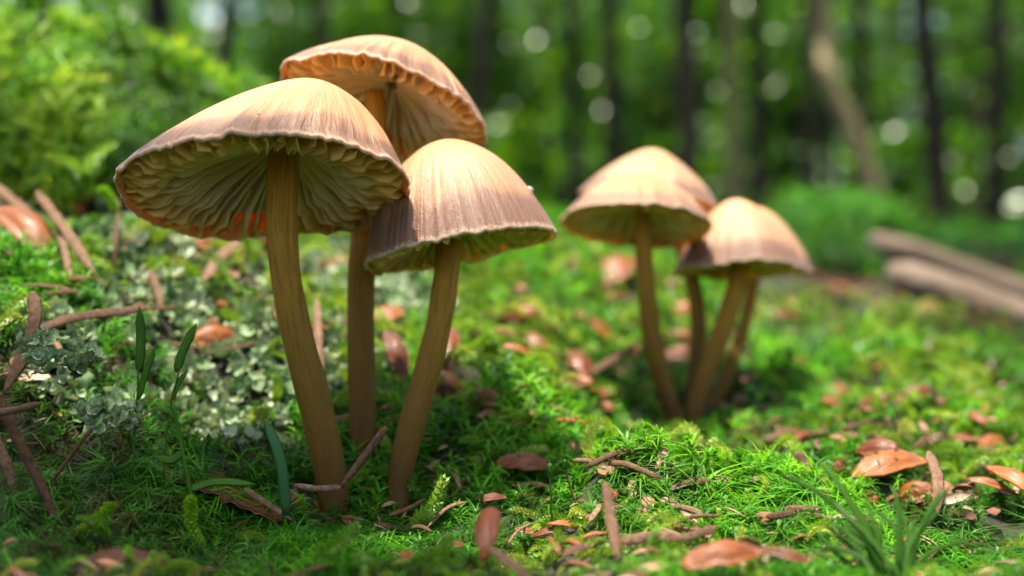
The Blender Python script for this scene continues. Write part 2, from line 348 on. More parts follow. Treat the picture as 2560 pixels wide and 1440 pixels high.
# ------------------------------------------------------------------ mushrooms
def ss(x, a, b):
    k = np.clip((x-a)/(b-a), 0, 1); return k*k*(3-2*k)
def angnoise(th, f, seed, g=1.0):
    return vnoise(np.cos(th)*f+10, np.sin(th)*f+10, seed)
def mushroom(label, center, axis_dir, r, h, p, stem_pts, ngill, mat, seed, group, nth=270, nr=44, single_gills=False, lean=0.0, wave=1.0):
    base = stem_pts[-1][0]
    t = thing('mushroom', label, 'mushroom', base, group)
    A = Vector(axis_dir).normalized(); X = Vector((1, 0, 0)); X = (X-A*X.dot(A)).normalized(); Yv = A.cross(X)
    M = np.array([X, Yv, A]).T
    c0 = np.array(center)-np.array(base)
    th = np.linspace(0, 2*np.pi, nth, endpoint=False)
    lip = 1+wave*(.020*angnoise(th, 2.2, seed)+.012*angnoise(th, 6, seed+1)+.011*angnoise(th, 22, seed+2)+.010*angnoise(th, 50, seed+3))
    drop = wave*(.030*angnoise(th, 1.6, seed+4)+.016*angnoise(th, 6, seed+5)+.013*angnoise(th, 20, seed+6)+.008*angnoise(th, 60, seed+9))
    def outer(rho, q=1.0):
        rr = rho*(1+(lip-1)*ss(rho, .3, 1))
        z = h*(1-rho**p)+.05*h*np.exp(-(rho/.28)**2)-.05*h
        z = z-.012*r*ss(rho, .88, 1.0)+r*drop*ss(rho, .45, 1)
        z = z+0.003*r*(np.cos(ngill*th+2*angnoise(th, 3, seed+7)))*ss(rho, .55, .95)+.012*r*angnoise(th+rho*.3, 9, seed+8)*ss(rho, .35, .9)
        return rr, z
    zb_x = np.array([.0, .15, .35, .55, .72, .84, .93, .985])
    zb_y = np.array([.34*h/r, .30*h/r, .12, .0, -.065, -.10, -.085, -.01])
    def inner(rho, z, dr): return np.minimum(z-.032*r, (np.interp(rho, zb_x, zb_y)+.065+.16*ss(rho, .66, .88))*r+dr*r*ss(rho, .45, 1))
    rhos = 1-(1-np.linspace(0, 1, nr))**1.25
    rows, att = [], []
    for q in rhos:
        rr, z = outer(q); rows.append((rr*r, z)); att.append(q)
    inn = np.linspace(1, .0, nr//2)
    for k, q in enumerate(inn):
        rr, z = outer(q); rows.append((rr*r*(.997 if k == 0 else .99), inner(q, z, drop))); att.append(1.04)
    rr = np.array([a[0] for a in rows]); zz = np.array([a[1] for a in rows])
    V = np.stack([rr*np.cos(th)+lean*np.maximum(zz, 0), rr*np.sin(th), zz], -1).reshape(-1, 3) @ M.T + c0
    T = grid_tris(len(rows), nth, True)[:, ::-1]
    cap = obj('cap', mesh_np('cap', V, T, {'rad': np.repeat(att, nth), 'ang': np.tile(th, len(rows))}, [mat]), t)
    # gills: blades from the margin to the stem
    rs = stem_pts[0][1]/r
    g = np.random.default_rng(seed)
    GV, GT, GQ, off = [], [], [], 0
    for k in range(ngill):
        a = 2*np.pi*(k+g.uniform(-.22, .22))/ngill
        long_ = k % 3 != 1
        r0 = rs*.8 if long_ else g.uniform(.35, .55)
        nq, nd = 18, 6
        q = np.linspace(r0, .985, nq); v = np.linspace(0, 1, nd)
        idx = int(round(a/(2*np.pi)*nth)) % nth
        lp = 1+(lip[idx]-1)*ss(q, .3, 1)
        zt = h*(1-q**p)+.05*h*np.exp(-(q/.28)**2)-.05*h-.012*r*ss(q, .88, 1)+r*drop[idx]*ss(q, .45, 1)
        zt = inner(q, zt, drop[idx])+.004*r
        zb = np.interp(q, zb_x, zb_y)*r+r*drop[idx]*ss(q, .45, 1)
        zb = zb+r*.022*np.sin(q*g.uniform(22, 34)+g.uniform(0, 6))*ss(q, .3, .6)*(1-ss(q, .93, .985))
        if not long_: zb = zt+(zb-zt)*ss(q, r0, r0+.2)*g.uniform(.8, 1.0)
        zb = np.minimum(zb, zt-.0001*r)
        Q, Vv = np.meshgrid(q, v, indexing='ij')
        Z = zt[:, None]*(1-Vv)+zb[:, None]*Vv
        ph = g.uniform(0, 6, 3)
        lat = r*Vv**1.5*(.007*np.sin(Q*g.uniform(4, 7)+ph[0])+ss(Q, .6, .85)*(.024*np.sin(Q*g.uniform(18, 28)+ph[1])+.016*np.sin(Q*46+ph[2])))+r*g.uniform(-.02, .02)*Vv
        half = r*(.006*(1-Vv)+.0035)
        ca, sa = math.cos(a), math.sin(a)
        RR = Q*lp[:, None]*r*.99
        def side(s):
            y = lat+s*half
            return np.stack([RR*ca-y*sa+lean*np.maximum(Z, 0), RR*sa+y*ca, Z], -1).reshape(-1, 3)
        Vg = np.vstack([side(-1), side(1)]) @ M.T + c0; qa = np.tile(Q.ravel(), 2)
        n1 = nq*nd
        T1 = grid_tris(nq, nd); T2 = grid_tris(nq, nd, off=n1)[:, ::-1]
        e = np.arange(nq-1); b0 = e*nd+nd-1; b1 = (e+1)*nd+nd-1
        T3 = np.vstack([np.stack([b0, b0+n1, b1+n1], -1), np.stack([b0, b1+n1, b1], -1)])
        Tg = np.vstack([T1, T2, T3])
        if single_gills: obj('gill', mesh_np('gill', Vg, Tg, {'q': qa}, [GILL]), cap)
        else: GQ.append(qa); GV.append(Vg); GT.append(Tg+off); off += len(Vg)
    if not single_gills:
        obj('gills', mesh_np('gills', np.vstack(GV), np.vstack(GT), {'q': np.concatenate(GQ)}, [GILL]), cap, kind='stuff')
    # stem
    path = catmull([s[0] for s in stem_pts], 60); rad = np.interp(np.linspace(0, 1, 60), np.linspace(0, 1, len(stem_pts)), [s[1] for s in stem_pts])
    Vs, Ts, tt, an = tube(path-np.array(base), rad*(1+.015*np.sin(np.arange(60)*.7+seed)), 40, rough=.006, seed=seed)
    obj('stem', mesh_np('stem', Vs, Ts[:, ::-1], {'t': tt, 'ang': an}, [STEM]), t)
    return t
def stem_path(d0, d1, pts):
    n = len(pts); out = []
    for i, (x, y, wpx) in enumerate(pts):
        d = d0+(d1-d0)*i/(n-1); out.append((P(x, y, d), .92*wpx/2/F*d))
    return out
def tilt(roll, back):     # roll: lean to the right (deg), back: lean away from the camera (deg)
    v = Vector((math.sin(R(roll)), 0, math.cos(R(roll))))
    v.rotate(Matrix.Rotation(-R(back), 3, 'X')); return v
# front cluster
mushroom('large mushroom with wide tan cap and tall bare stem, foremost of the sharp trio', P(664, 456, .2), tilt(-3, 17), .0208, .0152, 1.8,
         stem_path(.2, .2, [(712, 330, 80), (707, 420, 88), (704, 560, 86), (716, 700, 82), (746, 850, 86), (786, 1000, 92), (818, 1140, 88), (835, 1250, 84), (842, 1310, 84)]),
         58, CAPM, 21, 'mushrooms of the front cluster', single_gills=True, lean=.42)
mushroom('tall mushroom whose tan cap rises highest, behind the widest cap', P(962, 262, .226), tilt(15, 20), .0172, .0110, 1.9,
         stem_path(.226, .214, [(935, 230, 52), (940, 330, 62), (925, 460, 66), (908, 600, 72), (902, 750, 74), (903, 900, 74), (906, 1050, 74), (912, 1200, 70), (916, 1300, 70)]),
         46, CAPM, 45, 'mushrooms of the front cluster', single_gills=True)
mushroom('bell-capped pinkish tan mushroom with curved stem, its cap tucked under the widest cap', P(1147, 607, .213), tilt(-10, 6), .0147, .0160, 2.6,
         stem_path(.213, .203, [(1128, 520, 66), (1122, 600, 68), (1114, 700, 70), (1095, 820, 70), (1062, 950, 74), (1025, 1080, 74), (1000, 1200, 66), (992, 1330, 60)]),
         44, CAPM2, 63, 'mushrooms of the front cluster', single_gills=True)
# rear cluster
mushroom('blurred tan mushroom with upright slender stem, foremost of the rear cluster', P(1592, 552, .275), tilt(3, 14), .0148, .0100, 1.9,
         stem_path(.275, .275, [(1600, 480, 44), (1607, 560, 46), (1614, 700, 50), (1632, 850, 54), (1665, 980, 50), (1700, 1090, 46)]),
         44, CAPM, 81, 'mushrooms of the rear cluster', nth=160, nr=36)
mushroom('blurred tan mushroom half hidden behind the foremost cap of the rear cluster', P(1622, 492, .30), tilt(7, 4), .0146, .0104, 1.8,
         stem_path(.30, .287, [(1640, 440, 40), (1700, 600, 42), (1742, 760, 44), (1742, 900, 44), (1722, 1090, 44)]),
         40, CAPM2, 97, 'mushrooms of the rear cluster', nth=160, nr=36)
mushroom('blurred steep-capped mushroom leaning right on a slanting stem in the rear cluster', P(1846, 665, .286), tilt(-1, 6), .0128, .0138, 2.1,
         stem_path(.286, .28, [(1868, 590, 44), (1850, 680, 50), (1815, 800, 54), (1770, 920, 52), (1735, 1030, 50), (1722, 1100, 46)]),
         40, CAPM2, 113, 'mushrooms of the rear cluster', nth=160, nr=36, wave=1.6)
mushroom('blurred pale mushroom with low brim, hindmost of the rear cluster', P(1875, 650, .312), tilt(9, 4), .0138, .0120, 2.0,
         stem_path(.312, .295, [(1890, 600, 36), (1880, 720, 36), (1850, 850, 36), (1790, 1000, 36), (1740, 1080, 36)]),
         40, CAPM, 131, 'mushrooms of the rear cluster', nth=160, nr=36)

# ------------------------------------------------------------------ moss, lichen: shoots joined into stuff
def blade_strip(p0, dirv, length, width, curl, side, seg=3):
    """narrow leaf: starts at p0 along dirv, curls towards curl vector"""
    pts = []
    for i in range(seg+1):
        s = i/seg
        pts.append(p0+dirv*(length*s)+curl*(length*s*s))
    V = []; T = []
    for i, q in enumerate(pts):
        wd = width*(1-(i/seg)**1.6)*(1 if i else .7)
        if i == seg: V.append(q)
        else: V += [q-side*wd/2, q+side*wd/2]
    for i in range(seg-1):
        a = 2*i; T += [(a, a+1, a+3), (a, a+3, a+2)]
    a = 2*(seg-1); T.append((a, a+1, a+2))
    return V, T
def merge(parts):
    V, T, o = [], [], 0
    for v, t in parts:
        V += [tuple(x) for x in v]; T += [(a+o, b+o, c+o) for a, b, c in t]; o += len(v)
    return np.array(V), np.array(T)
def rv(g): 
    v = Vector(g.normal(size=3)); return v.normalized()
def proto_cushion(seed, n=20, h=1.0, lw=.085, ln=.6, seg=3, ck=1.0):
    g = np.random.default_rng(seed); parts = []
    lean = Vector((g.uniform(-.35, .35), g.uniform(-.35, .35), 1)).normalized()
    sec = Vector((g.normal(), g.normal(), -.3)).normalized()
    for k in range(n):
        s = (k+.5)/n; a = k*2.4+g.uniform(-.4, .4)
        out = Vector((math.cos(a), math.sin(a), 0)); up = .35+1.5*s
        d = (out+Vector((0, 0, up))).normalized()
        curl = (out*.35+sec*.55+Vector((0, 0, -.4))+rv(g)*.3)*ck
        side = d.cross(Vector((0, 0, 1))); side = side.normalized() if side.length > .01 else Vector((1, 0, 0))
        parts.append(blade_strip(lean*(h*s*.75), d, ln*g.uniform(.7, 1.15)*(1.0-.25*s), lw*g.uniform(.8, 1.3), curl, side, seg))
    return merge(parts)
def proto_feather(seed, n=26, L=1.0, arch=.6, lite=False):
    """plump braided shoot lying/arching: overlapping little leaves in four rows round a curved stem"""
    g = np.random.default_rng(seed); parts = []
    sgn = g.choice([-1, 1])
    path = catmull([(0, 0, 0), (.25*L, .05*sgn, .45*arch*L), (.65*L, .12*sgn, .62*arch*L), (L, .05*sgn, .42*arch*L)], n)
    t, s, b = frames(path, (0, .1, 1))
    for i in range(n):
        f = i/(n-1); sz = .20*L*(1-.6*f**2)*(.6+.4*min(1, f*5))
        tv, sv, bv = Vector(t[i]), Vector(s[i]), Vector(b[i])
        for k in range(4):
            a = k*math.pi/2+(i % 2)*math.pi/4+g.uniform(-.25, .25)
            o = sv*math.cos(a)+bv*math.sin(a)
            d = (tv*.8+o*g.uniform(.7, 1.3)).normalized(); sd = tv.cross(o).normalized(); nn = d.cross(sd)
            p0 = Vector(path[i]); w_ = sz*.27
            v = [p0, p0+d*sz*.45+sd*w_-nn*.03*L, p0+d*sz*.5+nn*.04*L*0+o*sz*.12, p0+d*sz*.45-sd*w_-nn*.03*L, p0+d*sz]
            parts.append(([v[0], v[1], v[4], v[3]], [(0, 1, 2), (0, 2, 3)]) if lite else (v, [(0, 1, 2), (0, 2, 3), (1, 4, 2), (2, 4, 3)]))
    return merge(parts)
def proto_lichen(seed, nl=4):
    """squamule cluster: curled lobed scales"""
    g = np.random.default_rng(seed); parts = []
    for k in range(nl):
        a0 = g.uniform(0, 6.28); c = Vector((g.uniform(-.6, .6), g.uniform(-.6, .6), g.uniform(0, .5)))
        nrm = (Vector((math.cos(a0), math.sin(a0), 0))*.8+Vector((0, 0, .8))).normalized()
        u = nrm.orthogonal().normalized(); v = nrm.cross(u)
        m = 11; V = [c]; T = []
        for ring, rr in ((1, .28), (2, .55)):
            for i in range(m):
                a = 6.283*i/m; lob = 1+.35*math.sin(a*3+k)+g.uniform(-.22, .22)
                q = rr*lob; V.append(c+u*math.cos(a)*q+v*math.sin(a)*q+nrm*((q**2)*(.9)+g.uniform(-.06, .06)))
        for i in range(m):
            j = (i+1) % m
            T += [(0, 1+i, 1+j), (1+i, 1+m+i, 1+m+j), (1+i, 1+m+j, 1+j)]
        parts.append((V, T))
    return merge(parts)

def bake(name, protos, pts, nrm, scale, mat, label, cat, lean=.35, rnd=None, seed=0):
    g = np.random.default_rng(seed); n = len(pts)
    if n == 0: return
    rnd = g.random(n) if rnd is None else rnd
    Vs, Ts, As, off = [], [], [], 0
    which = g.integers(0, len(protos), n)
    up = nrm*.75+np.array([0, 0, .45])+g.normal(size=(n, 3))*lean*.5; up /= np.linalg.norm(up, axis=1)[:, None]
    ref = np.stack([np.cos(a := g.uniform(0, 6.283, n)), np.sin(a), np.zeros(n)], -1)
    x = ref-up*np.sum(ref*up, 1)[:, None]; x /= np.linalg.norm(x, axis=1)[:, None]; y = np.cross(up, x)
    for k, (pv, pt) in enumerate(protos):
        s = np.nonzero(which == k)[0]
        if not len(s): continue
        M = np.stack([x[s], y[s], up[s]], -1)*scale[s][:, None, None]     # columns
        W = np.einsum('nij,mj->nmi', M, pv)+pts[s][:, None]
        m = len(pv)
        Vs.append(W.reshape(-1, 3)); Ts.append((pt[None]+(np.arange(len(s))*m)[:, None, None]).reshape(-1, 3)+off); off += m*len(s)
        As.append(np.repeat(rnd[s], m))
    V = np.vstack(Vs); T = np.vstack(Ts)
    return obj(name, mesh_np(name, V, T, {'rnd': np.concatenate(As)}, [mat]), None, label, cat, kind='stuff')

def blobs(X, Y, lst):
    out = np.zeros_like(X)
    for (cx, cy_, rx, ry, s) in lst:
        out = np.maximum(out, s*np.exp(-(((X-cx)/rx)**2+((Y-cy_)/ry)**2)**1.5))
    return out
def B(px, py, rpx, s=1.0, ey=1.6):
    h_ = hit(px, py); r_ = rpx/F*h_.y
    return (h_.x, h_.y, r_, r_*ey, s)
CUSH = [B(60, 720, 170), B(330, 930, 150), B(130, 640, 130), B(100, 1150, 200), B(100, 1380, 250), B(500, 1250, 260), B(430, 1050, 170), B(640, 1380, 300), B(1000, 1400, 260), B(700, 1150, 170),
        B(1250, 1080, 200), B(1450, 1010, 230), B(1300, 1230, 200), B(1600, 1180, 260), B(1750, 980, 200), B(1950, 1000, 230), B(1900, 1180, 260), B(1200, 1350, 160, .8), B(2050, 1250, 180),
        B(2450, 1300, 200), B(2200, 1180, 140, .7), B(2000, 900, 180), B(1560, 930, 120), B(80, 560, 90, .8), B(560, 1330, 250)]
LICH = [B(350, 560, 330, 1.3), B(600, 620, 300, 1.3), B(820, 700, 260, 1.3), B(250, 480, 260, 1.2), B(500, 760, 240, 1.3), B(620, 900, 220, 1.3), B(780, 900, 160), B(150, 890, 85, 1.3), B(270, 1045, 70, 1.3), B(50, 440, 150), B(900, 620, 160, .8)]
FEA = [B(1250, 760, 260), B(1450, 780, 280), B(1250, 900, 200), B(1650, 720, 220, .8), B(1550, 1350, 260, .9), B(1400, 1400, 200, .9), B(650, 700, 330, 1.0), B(850, 600, 200, 1.0), B(350, 600, 280, .95), B(800, 850, 200, .9), B(1050, 640, 200, .9), B(300, 420, 90, .9), B(2250, 1000, 260, .6), B(2380, 900, 250, .5), B(1150, 1000, 120, .7), B(1800, 1380, 200, .5)]

def scatter(n, x0, x1, y0, y1, seed):
    g = np.random.default_rng(seed)
    # uniform over the ground, wedge-shaped view region with margin
    Y = y0+(y1-y0)*g.random(n)**.8; X = (x0+(x1-x0)*g.random(n))*Y
    return X, Y, g
U0, U1 = -.48, .48
# --- near cushion moss
X, Y, g = scatter(26000, U0, U1, .125, .34, 1)
m_c = blobs(X, Y, CUSH); m_l = blobs(X, Y, LICH); m_f = blobs(X, Y, FEA)
n1 = .5+.5*vnoise(X*70, Y*60, 31)
n1b = .5+.5*vnoise(X*160, Y*140, 35)
keep = (m_c*(.65+.7*n1) > np.maximum(m_l*.9, m_f*.85)) & (m_c*(.5+n1) > .28) & (n1b+.4*n1 > .38) | (np.maximum(np.maximum(m_c, m_l), m_f) < .35) & (g.random(len(X)) < .6)
Xc, Yc = X[keep], Y[keep]
k2 = g.random(len(Xc)) < np.where(Yc < .24, .50, .38); Xc, Yc = Xc[k2], Yc[k2]
Zc = terrain(Xc, Yc); nc = gnormal(Xc, Yc)
lo = vnoise(Xc*45, Yc*40, 33)
pr = [proto_cushion(s) for s in range(5)]
prc = [proto_cushion(s+60, 25, .8, .055, .78, 4, 1.9) for s in range(6)]
scl = (.0046+.0016*lo+.0012*g.random(len(Xc)))
nearm = Yc < .198
rn_ = np.clip(.42+.4*lo+.28*g.normal(size=len(Xc)), 0, 1); pc = np.stack([Xc, Yc, Zc-.0006], -1)
bake('cushion_moss', pr, pc[~nearm], nc[~nearm], scl[~nearm], MOSS, 'bright green cushion moss carpeting the slope around and behind the stems', 'moss', rnd=rn_[~nearm], seed=5)
bake('curly_moss', prc, pc[nearm], nc[nearm], scl[nearm]*.95, MOSS, 'curly hair-fine green moss in front of the stems', 'moss', rnd=rn_[nearm]*.8, seed=25)

# --- mid cushion moss behind
X, Y, g = scatter(10000, -.5, .52, .30, .75, 2)
z_b = terrain(X, Y)
mound = (X < -.02) & (Y > .302) & (Y < .7) & (z_b > .020)
rest = ~mound & (.5+.5*vnoise(X*25, Y*25, 41) >   .42+1.1*np.clip((X/Y-.06)*4, 0, 1)*np.clip((Y-.36)*8, 0, 1))
prl = [proto_cushion(s+20, 11, 1, .12, .8, 2) for s in range(4)]
s_ = rest
bake('hummock_moss', prl, np.stack([X[s_], Y[s_], z_b[s_]-.001], -1), gnormal(X[s_], Y[s_]), .007+.004*g.random(s_.sum()), MOSS,
     'soft blurred green moss on the slope behind the rear cluster', 'moss', rnd=np.clip(.5+.3*g.normal(size=s_.sum()), 0, 1), seed=6)
# --- moss of the bank, upper left
g = np.random.default_rng(3); n = 8500
Y = .302+.18*g.random(n)**1.3; X = (-.50+.44*g.random(n))*Y
zb = terrain(X, Y); s_ = zb > .018
Xb, Yb, Zb = X[s_], Y[s_], zb[s_]
lo = vnoise(Xb*60, Yb*60, 51)
bake('bank_moss', prl, np.stack([Xb, Yb, Zb-.001], -1), gnormal(Xb, Yb), .0062+.0025*lo+.0025*g.random(len(Xb)), MOSSY,
     'yellow-green moss thickly covering the raised bank behind the lichen', 'moss', rnd=np.clip(.35+.35*lo+.25*g.normal(size=len(Xb))+.25*(vnoise(Xb*25, Yb*25, 52)), 0, 1), seed=7)
# --- feather moss
X, Y, g = scatter(5500, U0, U1, .13, .46, 4)
m_c = blobs(X, Y, CUSH); m_l = blobs(X, Y, LICH); m_f = blobs(X, Y, FEA)
keep = (m_f*(.4+.8*g.random(len(X))) > np.maximum(m_c, m_l)*.6) & (m_f > .12) | (g.random(len(X)) < .05) | (np.maximum(m_c, m_l) < .3) & (g.random(len(X)) < .5)
Xf, Yf = X[keep], Y[keep]
prf = [proto_feather(s, 22, 1, .6, True) for s in range(4)]+[proto_feather(s+9, 20, 1, 1.1, True) for s in range(2)]
bake('feather_moss', prf, np.stack([Xf, Yf, terrain(Xf, Yf)+.0008], -1), gnormal(Xf, Yf), np.where(Yf < .2, .6, 1)*(.0048+.0045*g.random(len(Xf))), FEATHER,
     'pale yellow-green feather moss with braided shoots between the litter', 'moss', lean=.6, seed=8)
# --- lichen
X, Y, g = scatter(24000, U0, U1, .17, .33, 5)
m_c = blobs(X, Y, CUSH); m_l = blobs(X, Y, LICH)
keep = (m_l*(.5+.8*(.5+.5*vnoise(X*90, Y*80, 61))) > m_c*.75) & (m_l > .25)
Xl, Yl = X[keep], Y[keep]
k2 = g.random(len(Xl)) < .40; Xl, Yl = Xl[k2], Yl[k2]
prk = [proto_lichen(s) for s in range(5)]
bake('lichen', prk, np.stack([Xl, Yl, terrain(Xl, Yl)+.0006+.0012*g.random(len(Xl))], -1), gnormal(Xl, Yl), .0012+.0014*g.random(len(Xl)), LICHEN,
     'grey-green crumbly lichen scales spread over the bank behind the stems', 'lichen', lean=.9, seed=9)

# --- far ground cover
g = np.random.default_rng(13); n = 4000
Y = np.exp(g.uniform(math.log(.7), math.log(9), n)); X = g.uniform(-.55, .6, n)*Y
prx = [proto_cushion(s+40, 8, 1, .3, .9, 2) for s in range(3)]
bake('far_ground_cover', prx, np.stack([X, Y, terrain(X, Y)-.001], -1), gnormal(X, Y, .02), (.012+.010*g.random(n))*Y**.75, MOSS,
     'dim green ground cover receding between the tree trunks', 'ground cover', rnd=np.clip(.1+.3*g.random(n), 0, 1), seed=10)

# ------------------------------------------------------------------ litter: needles, bud scales, twigs
def ribbon(path, wid, mat, name, label, cat, group=None, flat=.35, seg=8, rough=.05, seed=0, taper=(.6, .35), n=14, up=(0, -1, .4), parent=None):
    pth = catmull(path, n); s = np.linspace(0, 1, n)
    rad = wid/2*np.interp(s, [0, .12, .8, 1], [taper[0], 1, 1, taper[1]])
    base = Vector(pth[0])
    V, T, tt, an = tube(pth if parent else pth-pth[0], rad, seg, flat, rough, seed, up)
    return obj(name, mesh_np(name, V, T[:, ::-1], {'t': tt, 'rnd': np.full(len(V), random.random())}, [mat]), parent, label, cat, group, loc=None if parent else base)
def on(px, py, lift=0.0):
    h_ = hit(px, py, .0034); return h_+Vector((0, -.0010, .0006+lift))
def near(px, py, d): return P(px, py, d)
def wpx(wp, p): return wp/F*p.y
# named twigs and needles read off the photograph: (name, label, points, width px, material, flat)
TW = [
 ('twig', 'thick rough brown twig slanting down through the moss beside another twig', [(-30, 950), (40, 1090), (110, 1230), (190, 1420)], .184, .180, 26, STICK, .9),
 ('twig', 'short split grey-brown twig standing behind the thick rough twig', [(-25, 1060), (20, 1170), (62, 1295)], .188, .186, 24, STICK, .9),
 ('twig', 'thin straight reddish twig crossing behind the thick rough twig', [(228, 1072), (150, 1175), (60, 1290)], .186, .186, 11, STICK, .9),
 ('twig', 'broken twig stub with frayed end lying across the thick rough twig', [(-30, 1036), (40, 1024), (103, 1008)], .179, .180, 19, NEEDLE, .7),
 ('twig', 'small smooth reddish twig end poking from the moss below the stems', [(690, 1455), (770, 1428), (828, 1413)], .160, .163, 17, NEEDLE, .9),
 ('twig', 'pale twig leaning against the tallest stem of the front cluster', [(966, 1068), (915, 1135), (852, 1218)], .191, .192, 20, NEEDLE, .8),
 ('twig', 'dark twig lying across the foot of the widest mushroom', [(852, 1218), (790, 1222), (735, 1212)], .191, .190, 17, STICK, .8),
 ('needle', 'short purple-red needle crossing the foot of the curved stem', [(972, 1288), (1020, 1272), (1064, 1247)], .194, .194, 11, NEEDLE, .6),
]
for nm, lb, pts, d0, d1, wp, mt, fl in TW:
    n_ = len(pts); path = [near(x, y, d0+(d1-d0)*i/(n_-1)) for i, (x, y) in enumerate(pts)]
    ribbon(path, wp/F*d0, mt, nm, lb, 'twig' if nm == 'twig' else 'needle', flat=fl, rough=.10 if mt is STICK else .05, seed=len(lb), seg=10, n=22)
NE = [
 ('broad bent brown needle hanging over the left moss cushion', [(80, 728), (88, 790), (62, 880), (8, 985)], 36),
 ('long flat pinkish needle lying across the lichen edge', [(95, 822), (180, 795), (290, 780), (395, 768)], 24),
 ('short upright needle joined at a corner with the long flat needle', [(402, 775), (395, 730), (372, 672)], 20),
 ('dark brown needle slanting across the grey lichen', [(90, 478), (160, 570), (242, 692)], 25),
 ('grey-brown needle lying on the lichen beside the dark brown needle', [(-20, 455), (70, 535), (160, 618)], 22),
 ('thin pale needle hanging below the dark brown needle', [(140, 545), (160, 620), (178, 702)], 18),
 ('very thin dark needle standing upright in the lichen', [(298, 496), (290, 590), (282, 690)], 10),
 ('broken pinkish needle pieces in the lichen under the widest cap', [(600, 600), (545, 650), (508, 705)], 30),
 ('pale brown needle upright behind the stems of the front cluster', [(792, 750), (797, 850), (803, 955)], 21),
 ('flat brown needle standing upright beside a crossing pair of pale needles', [(1514, 1205), (1528, 1300), (1545, 1395)], 27),
 ('pale pink needle lying flat at the foot of an upright brown needle', [(1545, 1354), (1630, 1342), (1712, 1345)], 28),
 ('pale pink needle crossing the tip of a flat-lying pale needle', [(1690, 1352), (1745, 1335), (1797, 1316)], 22),
 ('brown needle running out of the lower edge of the moss', [(1222, 1370), (1275, 1405), (1335, 1460)], 22),
 ('curved pale pinkish needle standing beside the arched orange scale', [(2322, 1128), (2345, 1200), (2342, 1285)], 30),
 ('dark needle lying beside the foot of the rear cluster', [(1590, 868), (1530, 900), (1455, 945)], 18),
 ('short grey needle stub in the moss right of the rear cluster', [(1910, 1100), (1940, 1090), (1972, 1074)], 18),
 ('pale needle leaning behind the tips of the grass tuft', [(1990, 1130), (2020, 1165), (2042, 1200)], 28),
 ('thin tan needle lying over the brown dead leaf', [(610, 1220), (670, 1260), (732, 1300)], 14),
]
for lb, pts, wp in NE:
    path = [on(x, y) for x, y in pts]
    dm = min(p.y for p in path); path = [P(x, y, .5*(p.y-dm)*.6+dm-.001) for (x, y), p in zip(pts, path)]
    ribbon(path, wp/F*path[0].y, NEEDLE, 'needle', lb, 'needle', flat=.16, rough=.10, seed=len(lb)*3, n=20, taper=(.35, .15))

def scale_mesh(L, W, bend, cup, seed, nu=9, nv=7, rag=.06):
    """bud scale: boat-shaped, pointed, thin shell with thickness"""
    g = np.random.default_rng(seed)
    u = np.linspace(0, 1, nu); v = np.linspace(-1, 1, nv)
    half = W/2*np.sin(np.pi*np.clip(u*.92+.06, 0, 1))**.7*(1+rag*g.normal(size=nu))
    U, Vv = np.meshgrid(u, v, indexing='ij')
    x = (U-.5)*L; y = Vv*half[:, None]; z = bend*L*np.sin(np.pi*U)+cup*W*(1-Vv**2)*np.sin(np.pi*U)+.008*L*g.normal(size=(nu, nv))
    top = np.stack([x, y, z], -1).reshape(-1, 3); bot = top-np.array([0, 0, .05*W])
    n = nu*nv; T1 = grid_tris(nu, nv); 
    border = [i*nv for i in range(nu)]+[(nu-1)*nv+j for j in range(1, nv)]+[i*nv+nv-1 for i in range(nu-2, -1, -1)]+[j for j in range(nv-2, 0, -1)]
    T3 = []
    for a, b in zip(border, border[1:]+border[:1]): T3 += [(a, b, b+n), (a, b+n, a+n)]
    return np.vstack([top, bot]), np.vstack([T1[:, ::-1], T1+n, np.array(T3)])
SM = [mesh_np('bud_scale', *scale_mesh(1, w_, b_, c_, k), None, [SCALE]) for k, (w_, b_, c_) in enumerate([(.36, .06, .3), (.42, .1, .25), (.3, .05, .35), (.5, .12, .15), (.26, .08, .3)])]
def place_scale(p0, p1, k, label, group=None, me=None, wid=1.0, roll=0.0, name='bud_scale', cat='bud scale'):
    d = p1-p0; L = d.length; X_ = d.normalized(); up = Vector((0, -.45, .9)); up = (up-X_*up.dot(X_)).normalized(); Y_ = up.cross(X_)
    M = Matrix((X_, Y_, up)).transposed().to_4x4() @ Matrix.Rotation(roll, 4, 'X')
    o = obj(name, me or SM[k % len(SM)], None, label, cat, group)
    o.matrix_world = Matrix.Translation((p0+p1)/2) @ M @ Matrix.Diagonal((L, L*wid, L, 1))
    return o
def pair(pts, lift=0.0):
    a, b = [hit(x, y, .0038) for x, y in pts]; dm = min(a.y, b.y)-.001
    return [P(x, y, dm+.35*(q.y-min(a.y, b.y))-lift) for (x, y), q in zip(pts, (a, b))]
